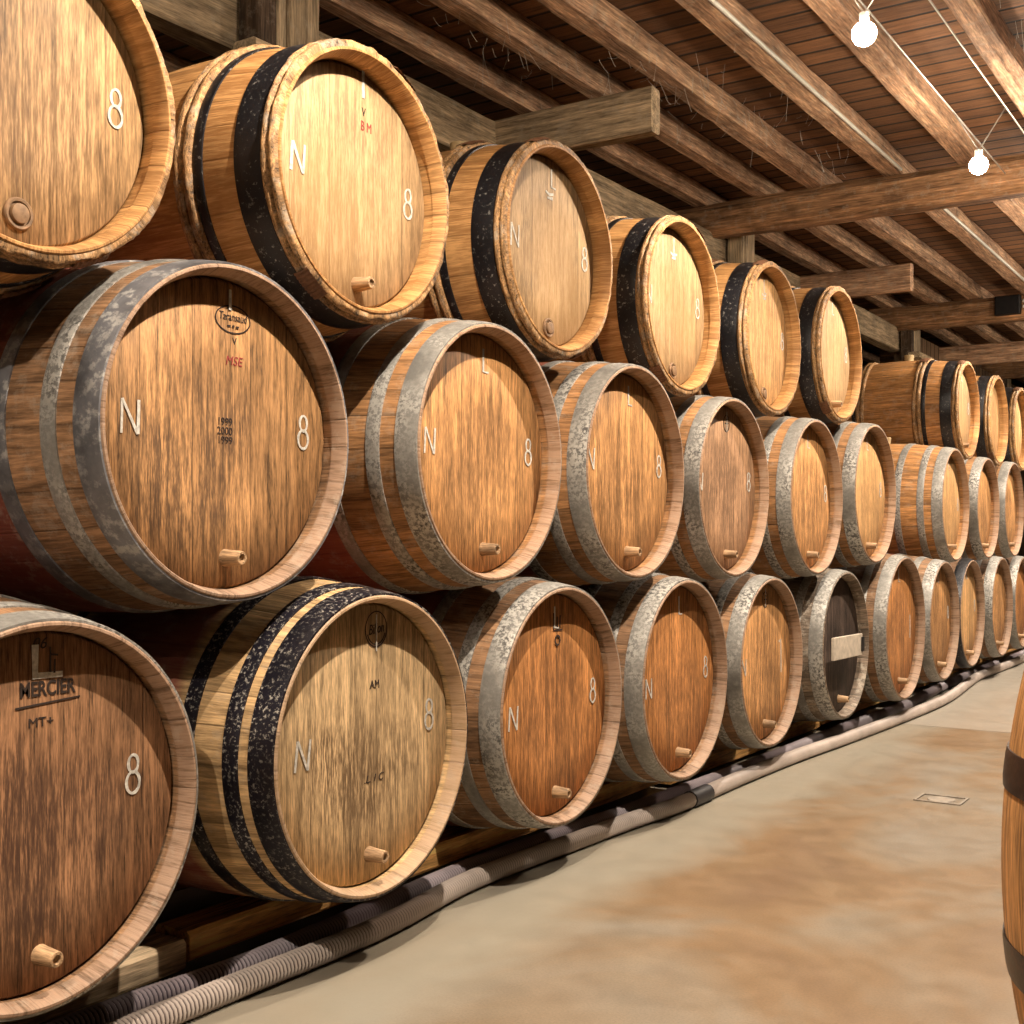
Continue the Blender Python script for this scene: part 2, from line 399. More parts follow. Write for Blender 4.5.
def head_mesh(r, L, HD):
    def fn():
        h = L/2-HD; ro = r-.0158; n = 96
        v = [(h, 0, 0)]; f = []
        for rr, x in ((ro*.5, h), (ro-.007, h), (ro-.001, h-.007), (ro, h-.03)):
            for i in range(n): a = 2*pi*i/n; v.append((x, rr*sin(a), rr*cos(a)))
        for i in range(n):
            i2 = (i+1) % n; f.append((0, 1+i2, 1+i))
            for q in range(3): f.append((1+q*n+i, 1+q*n+i2, 1+(q+1)*n+i2, 1+(q+1)*n+i))
        return mesh('head', v, f, True, 50)
    return cached(('head', r, L, HD), fn)
def hoop_mesh(x0, x1, r, R, L, th=.0028):
    def fn():
        k = 5; xs = [x0+(x1-x0)*i/k for i in range(k+1)]
        p = [(x, prof_r(x, r, R, L)-.001) for x in xs]+[(x, prof_r(x, r, R, L)+th+(.0012 if 0 < i < k else 0)) for i, x in reversed(list(enumerate(xs)))]
        me = lathe('hoop', p, 112, True)
        bm = bmesh.new(); bm.from_mesh(me)          # two rivets where the band overlaps
        xm = (x0+x1)/2
        for da in (.0, .05):
            for dx in (-.22, .22):
                a = .55+da+x0*3; x = xm+dx*(x1-x0); rr = prof_r(x, r, R, L)+th
                mt = Matrix.Translation((x, rr*sin(a), rr*cos(a)))
                bmesh.ops.create_uvsphere(bm, u_segments=8, v_segments=5, radius=.0045, matrix=mt)
        bm.to_mesh(me); bm.free()
        return me
    return cached(('hoop', x0, x1, r, R, L), fn)
def withe_mesh(x0, x1, r, R, L, seed):
    def fn():
        k = 14; p = []; hw = (x1-x0)/4
        for half in (0, 1):
            xc = x0+hw+half*2*hw
            for i in range(k//2+1):
                a = pi-pi*i/(k//2); p.append((xc+hw*cos(a), prof_r(xc, r, R, L)+.001+.011*sin(a)))
        p = p+[(x1, prof_r(x1, r, R, L)-.002), (x0, prof_r(x0, r, R, L)-.002)]
        n = len(p)
        def jit(a, j):
            if j >= n-2: return (0, 0)
            q = noise.noise(Vector((cos(a)*9+seed, sin(a)*9, j*.35)))+.6*noise.noise(Vector((cos(a)*31+seed, sin(a)*31, j*.9)))
            return (q*.0018, q*.0030)
        return lathe('withe_hoop', p, 220, True, jit, 70)
    return cached(('withe', x0, x1, r, R, L, seed % 2), fn)
def binding_mesh(x0, x1, r, R, L, ac):
    """short wicker wrap that ties the withe hoop"""
    def fn():
        v, f = [], []; n = 9; T = 40
        for t in range(T+1):
            a = ac+t*.0065; ro = .0025*abs(sin(t*.62))
            for i in range(n):
                u = i/(n-1); x = x0-.001+(x1-x0+.002)*u
                rr = prof_r(x, r, R, L)+.011+.004*sin(pi*u)+ro
                v.append((x, rr*sin(a+u*.02), rr*cos(a+u*.02)))
        for t in range(T):
            for i in range(n-1):
                b = t*n+i; f.append((b, b+1, b+n+1, b+n))
        return mesh('binding', v, f, True, 80)
    return cached(('bind', x0, x1, r, R, L, ac), fn)
def stub_mesh():
    def fn():
        me = lathe('tap_stub', [(-.012, .0005), (-.012, .0165), (.0, .0165), (.010, .0150), (.040, .0130), (.043, .0115), (.043, .0075), (.038, .0065), (.038, .0005)], 24)
        return me
    return cached('stub', fn)
def flatbung_mesh():
    return cached('fb', lambda: lathe('head_bung', [(-.01, .0005), (-.01, .026), (.004, .026), (.006, .024), (.0055, .020), (.002, .0195), (.002, .0165), (.009, .0155), (.010, .013), (.010, .0005)], 32))
def bung_mesh():
    def fn():
        v = lathe('bung', [(0, .0005), (0, .024), (.035, .028), (.038, .026), (.038, .0005)], 28)
        v.transform(Matrix.Rotation(-pi/2, 4, 'Y'))
        return v
    return cached('bung', fn)

#        X      s      h      r     R     head          body          hoops   taps   seed-dependent label
BAR = {
't0': (1.660, 1.192, 0.714, .270, .310, 'gold',  'pale',  'withe', 'bung', 'oak barrel cut by the upper left corner, round bung low in its golden head'),
't1': (1.630, 1.963, 0.734, .270, .315, 'pale',  'pale',  'withe', 'stub', 'large pale oak barrel in the top row, black hoops, red stamped letters under a V'),
't2': (1.660, 2.795, 0.764, .270, .310, 'pale',  'pale',  'withe', 'bung', 'pale black-hooped barrel in the top row, its head right below the first stub beam'),
't3': (1.673, 3.583, 0.740, .270, .311, 'pale',  'pale',  'withe', 'bung', 'pale black-hooped barrel in the top row left of the post under the hewn cross beam'),
't4': (1.668, 4.353, 0.740, .270, .311, 'honey', 'pale',  'withe', 'bung', 'honey-coloured black-hooped barrel in the top row, fifth from the left, below the post'),
't5': (1.641, 5.044, 0.764, .270, .305, 'pale',  'pale',  'withe', 'stub', 'black-hooped barrel that ends the near run of the top row, before the gap'),
't7': (1.630, 7.270, 0.725, .265, .309, 'pale',  'amber',  'withe', 'stub', 'top row barrel after the gap showing its whole glossy orange side'),
't8': (1.620, 8.030, 0.725, .265, .308, 'honey', 'pale',  'withe', 'bung', 'small distant top row barrel, second after the gap'),
't9': (1.620, 8.750, 0.725, .265, .308, 'honey', 'pale',  'withe', 'bung', 'distant top row barrel cut by the right edge of the photo'),
'm1': (1.617, 1.578, 0.189, .300, .340, 'brown', 'brown', 'galv_d', 'stub', 'big brown barrel in the middle row with an oval maker stamp and a dark stain'),
'm2': (1.600, 2.385, 0.198, .300, .345, 'orange', 'orange', 'galv', 'stub', 'middle row barrel with clean grey hoops, second from the left, red smudge low on head'),
'm3': (1.595, 3.105, 0.185, .300, .339, 'orange', 'orange', 'galv', 'stub', 'grey-hooped barrel in the middle row, third from the left'),
'm4': (1.631, 3.894, 0.168, .300, .339, 'grey',  'orange', 'galv', 'stub', 'grey-brown headed barrel in the middle row with a small round stamp'),
'm5': (1.611, 4.659, 0.157, .300, .339, 'orange', 'orange', 'galv', 'stub', 'grey-hooped barrel in the middle row, fifth from the left, two hoops catching light'),
'm6': (1.585, 5.339, 0.189, .300, .339, 'honey', 'orange', 'galv', 'stub', 'honey-headed barrel that ends the near run of the middle row, before the gap'),
'm7': (1.600, 6.840, 0.175, .300, .349, 'honey', 'amber', 'galv', 'stub', 'middle row barrel after the gap showing its whole orange side, pale bung on top'),
'm8': (1.600, 7.635, 0.172, .295, .339, 'orange', 'orange', 'galv', 'stub', 'distant middle row barrel, second after the gap'),
'm9': (1.600, 8.395, 0.179, .300, .342, 'orange', 'orange', 'galv', 'stub', 'distant middle row barrel, last before the right edge of the photo'),
'b1': (1.630, 1.193, -.429, .300, .349, 'russet', 'brown', 'galv', 'stub', 'russet barrel in the lower left corner with black stamped lettering and a white L'),
'b2': (1.555, 1.905, -.415, .300, .345, 'tan',   'tan',   'scuffed', 'stub', 'bottom row barrel with scuffed black hoops and a round script stamp'),
'b3': (1.584, 2.681, -.427, .300, .345, 'red',   'brown', 'galv', 'stub', 'bottom row barrel, bright orange head, white L over a dark stamp, third from left'),
'b4': (1.579, 3.397, -.430, .300, .339, 'red',   'brown', 'galv', 'stub', 'orange-headed bottom row barrel, fourth from the left, plain white L at the top'),
'b5': (1.613, 4.191, -.447, .300, .341, 'orange', 'brown', 'galv', 'stub', 'bottom row barrel left of the blackened one, small round stamp at the top'),
'b6': (1.603, 4.990, -.444, .300, .345, 'black', 'grey',  'galv', 'stub', 'old weathered barrel with a blackened head and a pale plaque fixed across it'),
'b7': (1.555, 5.704, -.417, .325, .367, 'red',   'brown', 'galv', 'stub', 'large reddish barrel standing proud in the bottom row, right of the blackened one'),
'b8': (1.560, 6.440, -.425, .300, .349, 'orange', 'brown', 'galv', 'stub', 'bottom row barrel just right of the large reddish one'),
'b9': (1.600, 7.230, -.429, .300, .349, 'honey', 'brown', 'black', 'stub', 'distant bottom row barrel with dark shiny hoops and a pale head'),
'b10': (1.587, 7.965, -.428, .300, .344, 'orange', 'brown', 'galv', 'stub', 'distant grey-hooped bottom row barrel, right of the one with dark shiny hoops'),
'b11': (1.600, 8.705, -.434, .300, .343, 'red', 'brown', 'galv', 'stub', 'bottom row barrel cut by the right edge of the photo'),
}
ROW = {'t': 'barrels in the top row', 'm': 'barrels in the middle row', 'b': 'barrels in the bottom row'}
GX = dict(t=.76, m=.84, b=.84)
HEADS = {}
for bi, (key, (X, s, h, r, R, hm, bmn, hp, tap, label)) in enumerate(BAR.items()):
    row = key[0]; L = GX[row]; R = R-.004; HD = HDR[row]
    root = empty('barrel', (-X-L/2, s, FL+h-R), label, 'barrel', ROW[row])
    ctr = (0, 0, R)
    link('staves', body_mesh(r, R, L, HD), None, root, ctr)
    st = root.children[0]
    me = st.data
    if not me.materials: me.materials.append(None)
    st.material_slots[0].link = 'OBJECT'; st.material_slots[0].material = M['body_'+bmn]
    hme = head_mesh(r, L, HD)
    hd = link('head', hme, None, root, ctr)
    if not hme.materials: hme.materials.append(None)
    hd.material_slots[0].link = 'OBJECT'; hd.material_slots[0].material = M['head_'+hm]
    HEADS[key] = hd
    def hoop(nm, me, mt):
        o = link(nm, me, None, root, ctr)
        if not me.materials: me.materials.append(None)
        o.material_slots[0].link = 'OBJECT'; o.material_slots[0].material = mt
        return o
    E2 = L/2
    if hp == 'withe':
        for sg in (1, -1):
            def rg(a, b): return (a, b) if sg > 0 else (-b, -a)
            for (a, b) in ((E2-.036, E2-.003), (.135, .182)):
                x0, x1 = rg(a, b)
                wo = hoop('withe_hoop', withe_mesh(x0, x1, r, R, L, bi), M['withe'])
                if sg > 0:
                    for ac in ((.30, 3.6) if bi % 2 else (-.5, 2.6)): link('binding', binding_mesh(x0, x1, r, R, L, ac), M['bark'], wo)
            x0, x1 = rg(E2-.098, E2-.039); hoop('hoop', hoop_mesh(x0, x1, r, R, L), M['black'])
            x0, x1 = rg(.184, .206); hoop('hoop', hoop_mesh(x0, x1, r, R, L), M['black'])
    else:
        m1 = M['galv'] if hp == 'galv' else M[hp]
        wide = .056
        for sg in (1, -1):
            def rg(a, b): return (a, b) if sg > 0 else (-b, -a)
            for i, (a, b) in enumerate((((E2-wide, E2-.003), (E2-.112, E2-.078), (E2-.215, E2-.180)) if hp == 'scuffed' else ((E2-wide, E2-.003), (E2-.128, E2-.094), (E2-.245, E2-.210)))):
                x0, x1 = rg(a, b)
                hoop('hoop', hoop_mesh(x0, x1, r, R, L), M['galv'] if (hp == 'galv_d' and i == 1) else m1)
    zt = -.755*r
    hx = L/2-HD
    if tap == 'stub':
        o = link('tap_stub', stub_mesh(), M['stub'], hd, (hx, .012, zt))
    else:
        o = link('head_bung', flatbung_mesh(), M['hbung'], hd, (hx, .0, zt))
    if row == 't' or key == 'm7':
        link('bung', bung_mesh(), M['cork'], root, (.04, 0, R*2-.004))

# --- painted and stamped marks on the heads (sub-parts of each head)
def mark(key, nm, me, mat, lift=.0006):
    L = GX[key[0]]
    return link(nm, me, mat, HEADS[key], (L/2-HDR[key[0]]+lift, 0, 0))
rgm = random.Random(3)
NOLET = {'b6', 't9', 'm9', 'b11', 't8', 'm8', 'b10'}
for key in BAR:
    r = BAR[key][3]; k = r/.30
    if key in NOLET: continue
    j = lambda a: rgm.uniform(-a, a)
    if key not in ('b1', 't0', 'b7'):
        mark(key, 'painted_letter', strokes_mesh('painted_letter', letter_N((-.186 if key[0] != 'm' else -.202)*k+j(.005), (.022 if key[0] == 'm' else .018 if key[0] == 't' else -.006)*k+j(.010), .034, .058, .004+j(.004)), (.0095 if key == 't1' else .007)), M['chalk'])
    if key == 'b7':
        mark(key, 'painted_number', strokes_mesh('painted_number', [[(.20, .05), (.202, .0), (.20, -.06)]], .010), M['chalk'])
    elif key == 'b5':
        mark(key, 'painted_number', strokes_mesh('painted_number', [[(.155, .06), (.175, .068), (.178, -.055)]], .008), M['chalk'])
    else:
        z8 = .018 if key[0] == 't' else .020 if key[0] == 'm' else .022
        if key == 'b1': z8 = .024
        mark(key, 'painted_number', strokes_mesh('painted_number', digit_8((.212 if key != 'b1' else .197)*k+j(.005), z8+j(.012), .030, .070), .0065), M['chalk'])
    if key not in ('t0', 'b1', 'm1', 'm4', 'b2', 'b5', 't1'):
        mark(key, 'painted_letter', strokes_mesh('painted_letter', letter_L(.022+j(.010), .222*k, .022, .055*k), .0075), M['chalk'])
mark('b1', 'painted_letter', strokes_mesh('painted_letter', letter_L(.028, .236, .050, .050), .015), M['chalk'])
def stamp(key, me, y, z, mat='ink', nm='maker_stamp', lift=.0005):
    o = mark(key, nm, me, M[mat], lift); o.location.y = y; o.location.z = z; return o
stamp('b1', text_mesh('MERCIER', .033, sx=.78, bold=.0007), 0.026, .190)
stamp('b1', strokes_mesh('underline', [[(-.062, -.004), (.056, .004)]], .004), 0.030, .168)
stamp('b1', strokes_mesh('flourish', [[(.002, .06), (.002, .02)], [(.002, .048), (.016, .046)], [(.010, .04), (.009, .018)]], .0035), 0.028, .196, lift=.0012)
stamp('b1', text_mesh('06', .026, sx=1.05, shear=.3), 0.010, .262)
stamp('b1', text_mesh('MT+', .022, sx=1.1), 0.014, .138)
stamp('m1', strokes_mesh('oval', [ell(0, 0, .043, .025, 36)], .0028), .030, .212)
stamp('m1', text_mesh('Taransaud', .021, sx=.80, shear=.15), .030, .216)
stamp('m1', strokes_mesh('dashes', [[(-.014, 0), (-.006, 0)], [(-.002, 0), (.003, .001)], [(.007, 0), (.014, 0)]], .004), .030, .199)
stamp('m1', text_mesh('V', .018), .034, .172)
stamp('m1', text_mesh('MSE', .024, shear=.2), .032, .135, 'redink')
for i, t in enumerate(('1999', '2000', '1999')): stamp('m1', text_mesh(t, .020, sx=.95), .010, .022-.017*i)
stamp('m1', strokes_mesh('stroke', [[(-.004, .03), (-.004, -.008)]], .008), .026, .236, 'chalk', 'painted_letter', .0014)
stamp('b2', strokes_mesh('ring', [ell(0, 0, .034, .036, 36), ell(0, 0, .029, .031, 20, pi*1.1, pi*1.9)], .0028), .034, .228)
stamp('b2', text_mesh('Billon', .030, sx=.72, shear=.35, rot=.1), .034, .228)
stamp('b2', strokes_mesh('stroke', [[(0, .03), (0, -.045)]], .004), .034, .228, 'chalk', 'painted_letter', .0014)
stamp('b2', text_mesh('AM', .025, sx=.85), .030, .115)
stamp('b2', text_mesh('.L. 1 C', .022, shear=.3), .026, -.075)
stamp('t1', text_mesh('V', .026, sx=.8), .036, .165)
stamp('t1', text_mesh('B M', .030, sx=.75), .044, .135, 'redink')
stamp('t1', strokes_mesh('stroke', [[(0, .045), (0, -.02)]], .010), .034, .215, 'chalk', 'painted_letter')
for kk in ('m4', 'b5'):
    stamp(kk, strokes_mesh('ring', [ell(0, 0, .024, .028, 24), [(-.015, 0), (.015, 0)], [(-.006, .014), (.010, .012)]], .005), .02, .222)
    stamp(kk, strokes_mesh('stroke', [[(0, .04), (0, -.028)]], .0045), .022, .222, 'chalk', 'painted_letter', .0014)
stamp('b3', strokes_mesh('crest', [[(-.018, .025), (-.018, -.02), (.024, -.02)], [(.0, .015), (.0, -.012)], [(.014, .018), (.012, -.012)], ell(0, -.046, .012, .012, 14)], .006), .022, .208)
stamp('t0', text_mesh('NADALIE', .014, shear=.1), -.004, -.160) if False else None
for kk, z in (('t2', .15), ('t3', .165), ('t4', .16)):
    stamp(kk, strokes_mesh('smear', [[(-.02, .01), (.0, .004), (.02, .009)], [(-.012, -.006), (.016, -.004)]], .009), .008, z, 'chalk', 'painted_smear')

# plaque on the blackened barrel
b6 = HEADS['b6'].parent
pl = link('plaque', box_mesh('plaque', -.006, .006, -.185, .185, -.046, .046, .003), M['plaque'], b6, (GX['b']/2+.006, -.02, BAR['b6'][4]-.01)); pl.rotation_euler = (-.015, 0, 0)
pl['label'] = 'pale bare-wood plaque'
link('clip', box_mesh('clip', -.004, .008, .165, .20, -.030, .032, .002), M['iron'], pl, (.002, 0, 0))

# ------------------------------------------------------------------ upright barrel at the right edge
def upright():
    L, r, R = .77, .275, .335
    o = empty('barrel', (-.064, 2.02, 0), 'upright barrel with dark hoops standing on the floor at the right edge', 'barrel')
    n = 30; h = L/2
    p = [(-h+.03, .001), (-h+.03, r-.03), (-h, r-.016), (-h, r)]
    p += [(-h+L*i/n, R-(R-r)*(abs(-h+L*i/n)/h)**2) for i in range(1, n)]
    p += [(h, r), (h, r-.018), (h-.035, r-.024), (h-.035, .001)]
    me = lathe('staves', p, 112)
    b = link('staves', me, M['body_up'], o, (0, 0, h)); b.rotation_euler = (0, -pi/2, 0)
    hd = link('head', head_mesh(r, L, .033), M['head_orange'], o, (0, 0, h)); hd.rotation_euler = (0, -pi/2, 0)
    for (a, c) in ((.110, .166), (-.166, -.110), (h-.060, h-.003), (-h+.003, -h+.060)):
        k = link('hoop', hoop_mesh(a, c, r, R, L), M['hoop_up'], o, (0, 0, h)); k.rotation_euler = (0, -pi/2, 0)
M['body_up'] = wood('stave_upright', (.52, .25, .085), 'stave', dark=.4, light=1.5, tone=.2)
M['hoop_up'] = metal('brown_black_steel', (.022, .014, .012), (.12, .06, .04), .5, .35, .3)
upright()

# ------------------------------------------------------------------ setting
def struct(name, me, mat):
    o = link(name, me, mat); o['kind'] = 'structure'; return o
CE = FL+1.885
x0, x1, y0, y1 = -4.4, 3.4, -2.6, 15.6
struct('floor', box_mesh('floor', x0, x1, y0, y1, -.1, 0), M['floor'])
struct('ceiling', box_mesh('ceiling', x0, x1, y0, y1, CE, CE+.08), M['ceil'])
struct('wall_left', box_mesh('wall_left', x0-.1, x0, y0, y1, 0, CE), M['wallb'])
struct('wall_right', box_mesh('wall_right', x1, x1+.1, y0, y1, 0, CE), M['plaster'])
struct('wall_back', box_mesh('wall_back', x0, x1, y0-.1, y0, 0, CE), M['plaster'])
struct('wall_far', box_mesh('wall_far', x0, x1, y1, y1+.1, 0, CE), M['plaster'])
struct('wall_partition', box_mesh('wall_partition', -2.79, -2.69, 9.86, y1, 0, FL+1.645), M['partb'])

# joists along the row
JB = FL+1.785
JL = ['first ceiling joist right of the lamp wires, dark on its far side', 'lit ceiling joist just left of the nearest lamp', 'ceiling joist with a pale conduit along its lower edge',
      'wide dusty ceiling joist left of the conduit joist', 'narrow ceiling joist meeting the top of the first stub beam', 'ceiling joist nearest above the long back beam',
      'dark joist behind the back beam', 'deepest dark joist by the left wall', 'ceiling joist above the open aisle']
for i, X in enumerate((.98, 1.37, 1.73, 2.115, 2.42, 2.76, 3.25, 3.75, .58)):
    timber('ceiling_joist', (-X, y0+.02, JB+.049), (-X, y1-.02, JB+.049), .098 if i < 4 else .085, .100, M['joist'], JL[i], 'joist', 'ceiling joists', .006, i+1)
for i, X in enumerate((.18, -.22, -.62, -1.02, -1.42)):
    timber('ceiling_joist', (-X, y0+.02, JB+.049), (-X, y1-.02, JB+.049), .095, .100, M['joist'], ['second', 'third', 'fourth', 'fifth', 'sixth'][i]+' ceiling joist right of the lamp wires, over the aisle', 'joist', 'ceiling joists', .006, i+20)
# cross beams
for i, (s, lb) in enumerate(((2.55, 'hewn cross beam overhead just above the top of the picture'), (6.12, 'thick hewn cross beam passing behind the second lamp'), (9.62, 'cross beam with a junction box on it, beyond the first hewn beam'), (13.1, 'farthest cross beam, dark, above the distant barrels'))):
    timber('cross_beam', (-2.90, s, JB-.090), (x1-.02, s, JB-.090), .17, .178, M['beam'], lb, 'beam', 'hewn cross beams', .014, 40+i, round_=.03)
# long back beam, posts, cap blocks, stub beams
timber('back_beam', (-2.73, y0+.05, FL+1.545), (-2.73, 9.70, FL+1.545), .10, .185, M['grey_t'], 'long grey timber beam running behind the top row of barrels', 'beam', None, .005, 60)
PL = ['dark and pale post behind the second top row barrel', 'short pale post under the near hewn cross beam', 'grey post by the last near barrel of the top row', 'farthest post behind the distant barrels']
for i, s in enumerate((2.72, 6.28, 9.72, 13.2)):
    p = empty('wooden_post', (-2.625, s, 0), PL[i], 'post', 'posts behind the barrels')
    for nm, dy, wd, mt in (('dark_plank', -.085, .075, 'dark_t'), ('pale_plank', -.025, .04, 'pale_t'), ('post_core', .07, .14, 'grey_t')):
        if i == 1 and nm == 'dark_plank': continue
        t = timber(nm, (0, dy, .01), (0, dy, JB-.004), wd, .09, M[mt], '', '', None, .004, 70+i, parent=p)
    timber('cap_block', (0.085, -.22, FL+1.395), (0.085, .20, FL+1.395), .09, .045, M['pale_t'], '', '', None, .003, 80+i, parent=p)
for i, (s, lb) in enumerate(((.42, 'stub beam nearest the camera, over the first barrels'), (4.02, 'short grey stub beam with a knot, its cut end facing the aisle'), (7.44, 'second stub beam, reddish brown, right of the short pale post'), (10.9, 'farthest visible stub beam beyond the junction box'))):
    timber('stub_beam', (-3.2, s, FL+1.555), (-2.0, s, FL+1.555), .07, .165, M['grey_t' if i == 1 else 'joist'], lb, 'beam', 'stub beams', .004, 90+i)
timber('back_rail', (-3.55, y0+.05, FL+1.40), (-3.55, y1-.05, FL+1.40), .06, .05, M['pale_t'], 'thin pale rail in the dark behind the top left barrels', 'rail', None, .003, 99)

# bottom rails that carry the barrels
RT = .083
RS = [(-1.2, .55, .085), (.57, 1.64, .085), (1.66, 3.02, .093), (3.04, 3.80, .094), (3.82, 5.32, .074), (5.34, 7.7, .080), (7.72, 10.5, .086)]
RN = ['orange timber rail at the very left, mostly hidden by the corner barrel', 'timber rail end coloured pale as if lit, right of the corner barrel', 'long orange rail under the barrel with scuffed black hoops', 'orange rail under the fourth bottom barrel', 'orange rail under the blackened barrel with the plaque', 'orange rail under the distant dark-hooped barrel', 'farthest orange rail running to the right edge']
for i, (a, b, RT) in enumerate(RS):
    dx = .012 if i == 1 else 0
    timber('timber_rail', (-1.885+dx, a, RT-.030), (-1.885+dx, b, RT-.030), .10, .06, M['pale_t'] if i == 1 else M['rail'], RN[i], 'rail', 'rails under the barrels', .002, 110+i)  # second piece paler: light falling between the barrels put into its colour
    timber('rear_rail', (-2.27, a, RT-.030), (-2.27, b, RT-.030), .10, .06, M['rail'], ['back rail under the corner barrel', 'back rail behind the pale rail end', 'back rail behind the scuffed black hoops', 'back rail behind the fourth bottom barrel', 'back rail behind the blackened barrel', 'back rail behind the dark-hooped barrel', 'farthest back rail behind the distant barrels'][i], 'rail', 'rails under the barrels', .002, 130+i)
# hoses on the floor
HA = [(1.70, -.6), (1.69, .6), (1.685, 1.56), (1.676, 1.921), (1.684, 2.129), (1.722, 2.464), (1.703, 2.933), (1.689, 3.227), (1.664, 3.5), (1.668, 4.034), (1.658, 4.53), (1.623, 5.153), (1.594, 5.95), (1.594, 6.605), (1.655, 7.35), (1.686, 7.72), (1.681, 8.158), (1.673, 9.083), (1.68, 11.5)]
HB = [(1.80, -.6), (1.775, .6), (1.772, 1.385), (1.757, 1.588), (1.748, 1.75), (1.760, 2.019), (1.784, 2.427), (1.783, 2.699), (1.768, 3.026), (1.750, 3.345), (1.736, 3.769), (1.722, 4.38), (1.718, 5.253), (1.704, 5.879), (1.700, 6.263), (1.722, 6.718), (1.748, 7.3), (1.752, 7.644), (1.752, 8.251), (1.740, 9.128), (1.75, 11.5)]
HR = .0215
for pts, mt, lb, seedh in ((HA, 'hose', 'front ribbed hose lying along the floor, nearer the aisle', 1), (HB, 'hose_b', 'rear ribbed hose lying along the floor, close to the timber rails', 2)):
    P = spline([(-X, s, HR+.0042) for X, s in pts], .0016)
    def rad(i): return HR+.0036*sin(2*pi*i/6+.4)
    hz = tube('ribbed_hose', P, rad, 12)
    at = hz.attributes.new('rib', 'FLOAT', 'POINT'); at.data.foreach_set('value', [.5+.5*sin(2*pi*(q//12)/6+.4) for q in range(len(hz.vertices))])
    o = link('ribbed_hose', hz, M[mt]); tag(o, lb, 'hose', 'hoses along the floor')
    if seedh == 1:
        i0 = min(range(len(P)), key=lambda i: abs(P[i].y-3.66)); seg = P[i0-44:i0+44:6]
        c = link('coupling', tube('coupling', seg, HR+.0065, 16), M['rubber'], o); c['label'] = 'black hose coupling'

# floor drain
d = empty('floor_drain', (-1.02, 4.15, .0005), 'small pale rectangular drain cover set in the concrete aisle', 'drain')
fr = bmesh.new()
for (a, b, c, e) in ((-.075, .075, .052, .060), (-.075, .075, -.060, -.052), (-.075, -.067, -.052, .052), (.067, .075, -.052, .052)):
    mt = Matrix.Translation(((a+b)/2, (c+e)/2, .002)) @ Matrix.Diagonal((b-a, e-c, .004, 1)); bmesh.ops.create_cube(fr, size=1, matrix=mt)
me = bpy.data.meshes.new('frame'); fr.to_mesh(me); fr.free(); link('frame', me, M['cover'], d)
link('plate', cached('dp', lambda: lathe('plate', [(0, .0005), (0.0025, .0005), (.0025, .043), (.0, .045)], 32)), M['cover'], d).rotation_euler = (0, -pi/2, 0)

# ------------------------------------------------------------------ electrics
def pipe(name, a, b, r, mat, label, cat, group=None):
    P = [Vector(a).lerp(Vector(b), i/12) for i in range(13)]
    o = link(name, tube(name, P, r, 8), M[mat]); return tag(o, label, cat, group)
pipe('conduit', (-1.671, y0+.05, JB+.004), (-1.671, 6.02, JB+.004), .009, 'conduit', 'pale conduit along the joist in front of the hewn cross beam', 'pipe', 'ceiling conduits')
pipe('conduit', (-1.671, 6.22, JB+.004), (-1.671, 9.50, JB+.004), .009, 'conduit', 'pale conduit along the joist beyond the hewn cross beam', 'pipe', 'ceiling conduits')
jb = empty('junction_box', (-1.86, 9.50, FL+1.70), 'dark junction box at the far cross beam', 'box')
link('box', box_mesh('box', -.09, .09, -.03, .03, -.07, .07, .01), M['iron'], jb)
for i in range(2):
    z = FL+1.725-.04*i
    pipe('conduit', (-1.76, 9.519, z), (.6, 9.519, z), .012, 'conduit', ['upper', 'lower'][i]+' white pipe running right from the junction box', 'pipe', 'ceiling conduits')
WZ = FL+1.69
for (a, b, lb) in ((y0+.05, 6.01, 'before the hewn cross beam'), (6.23, 9.51, 'beyond the hewn cross beam')):
    for X, sd in ((1.19, 'left'), (1.005, 'right')):
        pipe('lamp_wire', (-X, a, WZ), (-X, b, WZ), .0035, 'steel', sd+' tensioned lamp wire '+lb, 'wire', 'tensioned lamp wires')
def lamp(X, s, z, label, power=30, aim=(0, 0, -1), cone=90, blend=1.0):
    o = empty('wire_or_added_lamp', (-X, s, FL+z), label, 'lamp', 'lamps hung on wires')
    bm = bmesh.new(); bmesh.ops.create_icosphere(bm, subdivisions=3, radius=.036); me = bpy.data.meshes.new('bulb'); bm.to_mesh(me); bm.free()
    me.polygons.foreach_set('use_smooth', [True]*len(me.polygons))
    link('bulb', cached('bulbm', lambda: me), M['bulb'], o)
    so = link('socket', cached('sock', lambda: lathe('socket', [(.031, .0005), (.031, .014), (.06, .015), (.065, .008), (.065, .0005)], 20)), M['steel'], o); so.rotation_euler = (0, -pi/2, 0)
    ld = bpy.data.lights.new('spot_light', 'SPOT'); ld.energy = power; ld.color = (1, .88, .75); ld.spot_size = math.radians(cone); ld.spot_blend = blend; ld.shadow_soft_size = .018
    lo = bpy.data.objects.new('spot_light', ld); C.objects.link(lo); lo.parent = o; lo.location = (0, 0, -.042); lo.rotation_mode = 'QUATERNION'; lo.rotation_quaternion = Vector(aim).to_track_quat('-Z', 'Y')
    for XX, dy in ((X+.09, -.03), (X-.095, .03)):
        P = [Vector((0, 0, .06)).lerp(Vector((-(XX-X), dy, 1.69-z)), i/4) for i in range(5)]
        link('support_rod', tube('support_rod', P, .0025, 6), M['steel'], o)
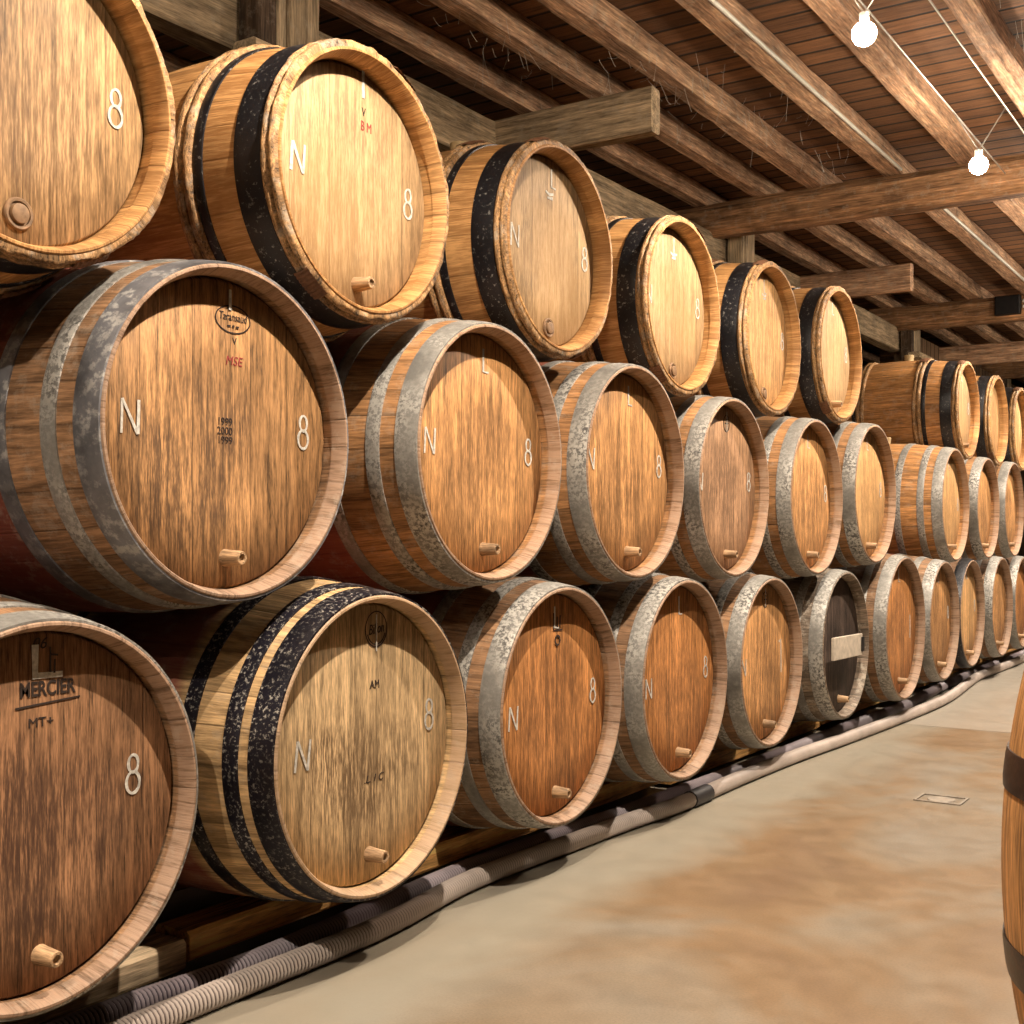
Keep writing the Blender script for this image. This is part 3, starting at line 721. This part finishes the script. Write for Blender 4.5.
for X, s, z, lb in ((1.10, 3.58, 1.48, 'glaring bare lamp nearest the top of the picture'), (1.10, 5.06, 1.47, 'glaring bare lamp in front of the hewn cross beam'), (1.13, 6.95, 1.40, 'lamp at the right edge beyond the hewn cross beam'),
                    (1.10, 2.08, 1.48, 'lamp above the picture, over the second barrel'), (1.10, .60, 1.48, 'lamp above the picture, over the camera'), (1.10, -.90, 1.48, 'lamp behind the camera'), (1.10, 8.5, 1.47, 'fourth lamp on the wires, beyond the right edge'), (1.10, 10.1, 1.47, 'unseen lamp added to light the far planks, nearer of two'), (1.10, 11.7, 1.47, 'unseen lamp added to light the far planks, farther of two')):  # last two are unseen extras that brighten the far partition
    lamp(X, s, z, lb)
for s in (-.3, 1.65, 3.6, 5.5, 7.4, 9.3): lamp(.8, s, 1.62, 'unseen lamp added over the aisle to light the barrel heads', 255, aim=(-.40, 0, -1), cone=118, blend=.75)  # unseen spots added to brighten the heads and shape their curved shadows

# ------------------------------------------------------------------ cobwebs
def cobweb(name, c, n, spread, label, seed):
    rg = random.Random(seed); v, f = [], []
    for _ in range(n):
        p = Vector((rg.gauss(0, spread[0]), rg.gauss(0, spread[1]), rg.gauss(0, spread[2])*.5))
        q = p+Vector((rg.gauss(0, .02), rg.gauss(0, .03), -abs(rg.gauss(0, .045))-.015)); sag = rg.uniform(0, .008)
        prev = None; N = 6; b = len(v)
        for i in range(N):
            t = i/(N-1); m = p.lerp(q, t)+Vector((0, 0, -sag*4*t*(1-t)))
            for k in range(3):
                a = 2*pi*k/3; rr = .0006+(.0016 if i == N-1 and rg.random() < .25 else 0); v.append(m+Vector((rr*cos(a), rr*sin(a)*.7, rr*sin(a))))
        for i in range(N-1):
            for k in range(3):
                k2 = (k+1) % 3; f.append((b+i*3+k, b+i*3+k2, b+i*3+3+k2, b+i*3+3+k))
    o = link(name, mesh(name, v, f, False), M['web'], None, c); o['kind'] = 'stuff'; tag(o, label, 'cobweb'); return o
cobweb('cobweb', (-2.15, 4.3, JB-.03), 40, (.12, .25, .06), 'dusty cobweb strands round the end of the first stub beam', 1)
cobweb('cobweb', (-2.45, 3.7, JB-.01), 26, (.06, .3, .03), 'cobweb strands hanging between the joists above the second top barrel', 2)
cobweb('cobweb', (-1.95, 5.2, JB+.03), 60, (.12, .6, .04), 'cobweb strands between the wide joist and the conduit joist', 3)
cobweb('cobweb', (-.78, 4.7, JB+.04), 70, (.1, .5, .03), 'cobweb strands in the dark bay at the upper right corner', 4)
